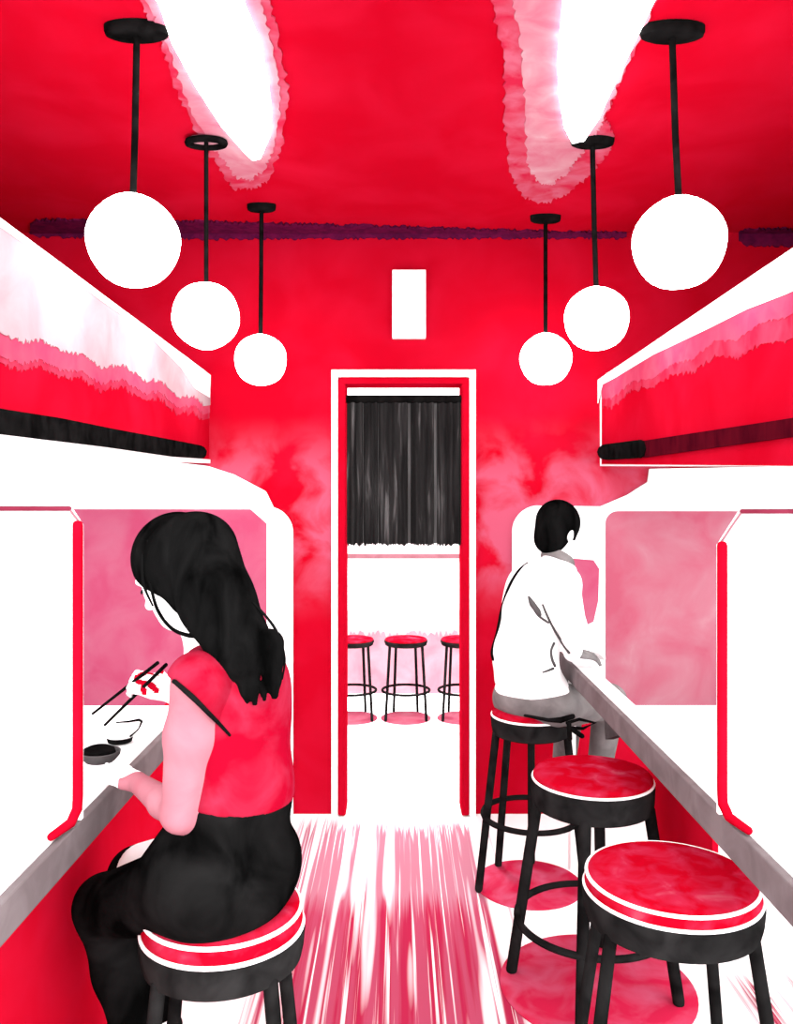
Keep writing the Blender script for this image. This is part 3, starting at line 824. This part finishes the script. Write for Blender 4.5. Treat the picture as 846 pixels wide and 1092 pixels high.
    for an, kn in ((La, Lk), (Ra, Rk)):
        ft = nrm(A((-.8, .35, 0))); g = Field(an - A((.25, .2, .14)), an + A((.12, .2, .06)), .005)
        g.cap(an - ft * .025 - up * .02, an + ft * .14 - up * .058, .042, .033, k=.03); g.half(an - up * .085, (0, 0, -1)); g.half(an + up * .0, (0, 0, 1))
        solid('shoe', g, M['ink'], body)
    # white napkin over the far thigh
    g = Field((-.8, 1.8, .6), (-.3, 2.5, .95), .005)
    a_, b_ = Rh + (Rk - Rh) * .30, Rh + (Rk - Rh) * .95
    g.cap(a_, b_, .082, .071, k=.02, grow=.009); g.half(Rk - up * .012, (0, 0, -1))
    g.half(a_, -(Rk - Rh)); g.half(b_, (Rk - Rh))
    solid('lap_napkin', g, M['white'], body)
    # hair
    g = Field((-.75, 1.55, 1.05), (-.2, 2.2, 1.75), .0045)
    Rh_ = np.stack([hf, hl, hu], 1)
    g.ell(L(-.018, 0, .025), (.108, .092, .103), Rh_, k=.02)
    g.cap(L(-.01, .070, -.02), L(-.03, .074, -.085), .030, .022, k=.03, flat=(hl, .7))
    g.cap(L(.02, -.070, -.02), L(.0, -.074, -.085), .030, .022, k=.03, flat=(hl, .7))
    g.ell(L(.108, 0, -.065), (.072, .092, .100), Rh_, k=.012, op='cut')
    hp = [A(P(212, 588, 480)), A(P(232, 642, 492)), A(P(258, 692, 498))]
    fl = ((.35, -.94, 0), .62)
    g.cap(hp[0], hp[1], .088, .078, k=.04, flat=fl); g.cap(hp[1], hp[2], .078, .070, k=.03, flat=fl)
    for (x0, y0, r0, x1, y1, r1) in ((228, 672, .034, 244, 722, .020), (244, 722, .019, 254, 752, .010), (262, 688, .036, 266, 736, .022), (286, 688, .036, 291, 726, .020), (291, 726, .020, 293, 742, .009), (264, 738, .010, 262, 754, .005), (271, 738, .011, 272, 751, .006), (281, 730, .011, 282, 746, .006)):
        g.cap(A(P(x0, y0, 500)), A(P(x1, y1, 499)), r0, r1, k=.005, flat=fl)
    hair = solid('hair', g, M['hair'], body)
    # loose strands and drawn edges
    sd = lambda pts, s: [P(x, y, s) for x, y in pts]
    strand('hair_strand', sd([(152, 592), (153, 622), (163, 646)], 486), [.003, .0035, .002], M['hair'], body)
    strand('hair_strand', sd([(160, 622), (168, 650), (183, 670), (203, 678), (218, 676)], 495), [.003, .004, .004, .005, .004], M['hair'], body)
    strand('hair_strand', sd([(268, 640), (292, 668), (302, 695), (300, 716)], 496), [.002, .0035, .003, .002], M['hair'], body)
    strand('hair_strand', sd([(302, 690), (304, 705), (301, 724)], 496), .0022, M['hair'], body)
    strand('eyelash', [P(158, 628, 470), P(152, 631, 470), P(151, 633, 470)], [.005, .004, .002], M['ink'], body)
    # short cap sleeve over the near shoulder
    g = Field(Ls - .16, Ls + .16, .004)
    g.cap(nb - up * .035, Ls, .060, .062, k=.02); g.cap(Ls, Le, .061, .061, k=.02); g.ell(che + up * .08, (.085, .146, .10), Rb, k=.03)
    e0, e1 = A(P(180, 722, 500)), A(P(244, 784, 500)); n_ = np.cross(e0 - A((0, 0, ZC)), e1 - A((0, 0, ZC))); n_ = n_ if n_[2] < 0 else -n_
    g.half(e0, n_)
    sl = solid('cap_sleeve', g, M['top_cloth'], body)
    strand('armhole_edge', skin_points([sl, top_o], [(183, 731), (185, 727), (190, 730), (198, 737), (208, 746), (222, 760), (234, 772), (245, 784)], (210, 710)), [.004, .005, .006, .005, .003], M['ink'], body)
    return dish, HT, Rw, Lw
dish, HT, Rw, Lw = woman()

# small dish held in her left hand
c = Vector(dish) + Vector((0, 0, .006)); r = .050
t = thing('sauce_dish', c - Vector((0, 0, .018)), 'small grey dish of dark sauce held in the woman\'s left hand', 'dish')
obj('dish', MB().lathe([(.026, -.020), (.036, -.019), (.049, -.004), (.051, .006), (.047, .007), (.042, .000), (.01, -.006)], c, 40), M['grey_dark'], t, smooth=True)
obj('sauce', MB().lathe([(.043, .002), (.040, .011), (.028, .017), (.01, .018)], c + Vector((-.005, 0, 0)), 32), M['ink'], t, smooth=True)

# white rice bowl on the counter
s_b = (792 - VY) / HC
bc = P(128, 792, s_b); bc.z = ZK
t = thing('rice_bowl', bc, 'white bowl with black foot on the counter below the chopsticks', 'bowl')
R_ = 25 / s_b
obj('bowl', MB().lathe([(.026, .012), (R_ * .62, .022), (R_ * .9, .048), (R_, .076), (R_ * .96, .077), (R_ * .85, .05), (R_ * .55, .028), (.006, .022)], bc, 48), M['white'], t, smooth=True)
obj('foot', MB().lathe([(.020, 0.0), (.034, .004), (.038, .016), (.036, .026)], bc, 32), M['ink'], t, smooth=True)  # blackened to paint the shadow beneath the bowl
pts = [Vector((bc.x + R_ * 1.0 * math.cos(a) * q, bc.y - abs(R_ * math.sin(a)) * q, bc.z + z)) for a, q, z in ((1.4, 1.0, .078), (.9, 1.0, .077), (.4, 1.0, .075), (.15, .97, .066), (.25, .86, .045), (.6, .70, .028))]
obj('rim_line', MB().tube(pts, [.002, .003, .004, .0045, .004, .004], 8), M['ink'], t, smooth=True)
# rice in the bowl
o = obj('rice', MB().lathe([(R_ * .84, .055), (R_ * .6, .070), (R_ * .3, .076), (.004, .078)], bc, 32), M['white'], smooth=True)
o['kind'] = 'stuff'; o['label'] = 'white rice filling the bowl on the counter'; o['category'] = 'rice'

# chopsticks held in her right hand
for (x0, y0, s0, x1, y1, s1, lab) in ((168, 707, 434, 99, 761, 402, 'upper black chopstick in the woman\'s right hand'), (177, 709, 440, 112, 773, 404, 'lower black chopstick in the woman\'s right hand')):
    a, b = P(x0, y0, s0), P(x1, y1, s1)
    o = obj('chopstick', MB().tube([a, (a + b) / 2, b], [.0048, .0044, .0036], 8), M['ink'], smooth=True)
    tag(o, lab, 'chopstick', 'pair of chopsticks')

# ---------------- the man
def man():
    A = np.array; up = A((0, 0, 1.))
    f, l, u = frame((.72, .69, 0), (-.69, .72, 0)); Rb = np.stack([f, l, up], 1)
    pel = A(P(568, 745, 246)); wai = A(P(560, 700, 246)); che = A(P(572, 650, 245)); nb = A(P(594, 602, 243))
    hf, hl, hu = frame((.80, .55, -.25), (-.56, .83, 0)); hc = A(P(597, 565, 242))
    Ls = A(P(570, 622, 236)); Rs = A(P(602, 622, 251))
    Re = A(P(611, 668, 260)); Rw = A(P(611, 696, 254)); Le = A(P(606, 660, 233)); Lw = A(P(614, 690, 236))
    Lh = pel + l * .09 - up * .02; Rh = pel - l * .09 - up * .02
    Lk = Lh + A((.30, .27, -.02)); Rk = Rh + A((.31, .22, -.03))
    La = Lk + A((-.04, .0, -.40)); Ra = Rk + A((-.05, .02, -.38))
    def torso(fd, g=0.0):
        fd.ell(che, (.110, .155, .17), Rb, k=.06, grow=g); fd.ell(wai, (.105, .148, .16), Rb, k=.06, grow=g)
        fd.ell(pel + up * .05, (.125, .155, .09), Rb, k=.06, grow=g)
        fd.cap(che + up * .10 - f * .02, nb - up * .03, .10, .065, k=.05, grow=g)
        fd.cap(nb - up * .035, Ls, .055, .058, k=.04, grow=g); fd.cap(nb - up * .035, Rs, .055, .058, k=.04, grow=g)
    def arms(fd, g=0.0):
        fd.cap(Rs, Re, .056, .046, k=.03, grow=g); fd.cap(Re, Rw, .045, .030, k=.02, grow=g)
        fd.cap(Ls, Le, .056, .046, k=.03, grow=g); fd.cap(Le, Lw, .045, .030, k=.02, grow=g)
    def legs(fd, g=0.0):
        fd.ell(pel, (.14, .165, .11), Rb, k=.05, grow=g)
        for hp, kn, an in ((Lh, Lk, La), (Rh, Rk, Ra)):
            fd.cap(hp, kn, .088, .068, k=.04, grow=g); fd.cap(kn, an, .064, .043, k=.03, grow=g)
    lo, hi = (.2, 3.15, .15), (1.2, 4.3, 1.72)
    fd = Field(lo, hi, .0055)
    torso(fd); arms(fd); legs(fd)
    ft = nrm(A((.72, .6, 0)))
    for an in (La, Ra): fd.cap(an, an + ft * .15 - up * .05, .042, .03, k=.03)
    fd.cap(nb - up * .04, hc - hu * .04 - hf * .02, .056, .054, k=.03)
    L = head(fd, hc, hf, hl, hu, 1.0)
    hand(fd, Rw, (.55, .12, -.10), (-.15, -.35, 1), (-.1, .9, .2), (.25, .35, .3), .95)
    hand(fd, Lw, (.55, .1, -.12), (-.1, .2, 1), (-.1, -.9, .2), (.25, .35, .3), .95)
    def pick(c):
        i = np.zeros(len(c), int)
        for s_ in (-1, 1):
            e = L(.084, s_ * .030, -.014); i[np.linalg.norm(c - e, axis=1) < .009] = 1
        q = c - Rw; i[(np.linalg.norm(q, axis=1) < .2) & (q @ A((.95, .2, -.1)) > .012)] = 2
        e = L(.084, 0, -.0745); q = c - e
        i[(np.abs(q @ hl) < .02) & (np.abs(q @ hu) < .009) & (np.abs(q @ hf) < .012)] = 3
        return i
    body = solid('person', fd, [M['pale_skin'], M['ink'], M['grey_hand'], M['pink']], None, pick)
    tag(body, 'man with short black hair in white shirt seated with his back turned', 'person')
    g = Field(lo, hi, .006); torso(g, .011); arms(g, .009)
    g.half(A(P(566, 731, 246)), (0, 0, -1)); g.half(nb + up * .012, nrm(A((.35, .25, 1))))
    shirt = solid('shirt', g, M['white'], body)
    g = Field(lo, (1.2, 4.3, 1.0), .006); legs(g, .008); g.half(A(P(566, 726, 246)), (0, 0, 1)); g.half(A((0, 0, .26)), (0, 0, -1))
    solid('trousers', g, M['grey_cloth'], body)
    for an in (La, Ra):
        g = Field(an - A((.1, .1, .13)), an + A((.26, .24, .06)), .005)
        g.cap(an - ft * .03 - up * .02, an + ft * .16 - up * .06, .046, .038, k=.03); g.half(an - up * .09, (0, 0, -1)); g.half(an, (0, 0, 1))
        solid('shoe', g, M['ink'], body)
    g = Field(hc - .16, hc + .16, .004); Rr = np.stack([hf, hl, hu], 1)
    g.ell(L(-.018, 0, .030), (.106, .090, .100), Rr, k=.02)
    g.ell(L(-.045, 0, -.045), (.068, .078, .075), Rr, k=.03)
    for s_ in (-1, 1): g.cap(L(.02, s_ * .070, .0), L(.02, s_ * .073, -.03), .020, .012, k=.01, flat=(hl, .6))
    g.ell(L(.120, 0, -.050), (.075, .10, .085), Rr, k=.012, op='cut')
    for s_ in (-1, 1): g.ell(L(.0, s_ * .088, -.032), (.026, .026, .034), Rr, k=.006, op='cut')
    solid('hair', g, M['hair'], body)
    tw = (580, 660)
    strand('shirt_seam', skin_points(shirt, [(562, 597), (553, 609), (543, 626), (534, 650), (528, 675), (524, 695), (525, 704)], tw), [.004, .006, .007, .007, .008, .009, .008], M['ink'], body)
    strand('sleeve_fold', skin_points(shirt, [(564, 636), (568, 644), (574, 652), (577, 656)], tw), [.004, .013, .012, .004], M['grey_dark'], body)
    strand('sleeve_fold', skin_points(shirt, [(568, 647), (574, 656), (582, 662), (585, 664)], tw), [.004, .005, .005, .004], M['grey_dark'], body)
    strand('sleeve_fold', skin_points(shirt, [(579, 645), (584, 657), (591, 671), (600, 686), (607, 696)], tw), [.004, .005, .005, .006, .006], M['grey_dark'], body)
    strand('shirt_fold', skin_points(shirt, [(591, 686), (588, 694), (589, 703), (592, 710)], tw), [.005, .005, .006, .006], M['grey_dark'], body)
    strand('shirt_fold', skin_points(shirt, [(590, 713), (585, 715), (579, 717)], tw), [.006, .005, .003], M['grey_dark'], body)
    g = Field(nb - .12, nb + .14, .004)
    g.cap(nb - up * .01, nb + up * .05, .080, .068, k=.01); g.half(nb + up * .052, nrm(A((.45, .30, 1)))); g.half(nb + up * .008, nrm(A((-.45, -.30, -1))))
    solid('collar', g, M['grey_cloth'], body)
    return body
man_body = man()


# ------------------------------------------------------------------ light
w = bpy.data.worlds.new('daylight'); SC.world = w; w.use_nodes = True
bg = w.node_tree.nodes['Background']; bg.inputs[0].default_value = (1, 1, 1, 1); bg.inputs[1].default_value = 3.3
def lamp(kind, name, loc, energy, **kw):
    d = bpy.data.lights.new(name, kind); d.energy = energy
    for k, v in kw.items(): setattr(d, k, v)
    o = bpy.data.objects.new(name, d); COL.objects.link(o); o.location = loc; return o
sun = lamp('SUN', 'soft_daylight', (0, -3, 4), 3.6, angle=math.radians(70))
sun.rotation_euler = (math.radians(72), 0, math.radians(24))
lamp('POINT', 'next_car_lamp', (0, 5.6, 2.7), 220, shadow_soft_size=.3)  # added unseen fill that brightens the next car

# ------------------------------------------------------------------ camera
cam = bpy.data.cameras.new('camera'); co = bpy.data.objects.new('camera', cam); COL.objects.link(co)
co.location = (0, 0, ZC); co.rotation_euler = (PI / 2, 0, 0)
cam.sensor_fit = 'HORIZONTAL'; cam.sensor_width = 36; cam.lens = 36 * F / W
cam.shift_x = -(VX - W / 2) / W; cam.shift_y = (VY - H / 2) / W
cam.clip_start = .05
SC.camera = co
vs = SC.view_settings
vs.view_transform = 'Standard'; vs.look = 'None'; vs.gamma = 1; vs.exposure = 0.44; vs.use_curve_mapping = False
SC.cycles.max_bounces = 6
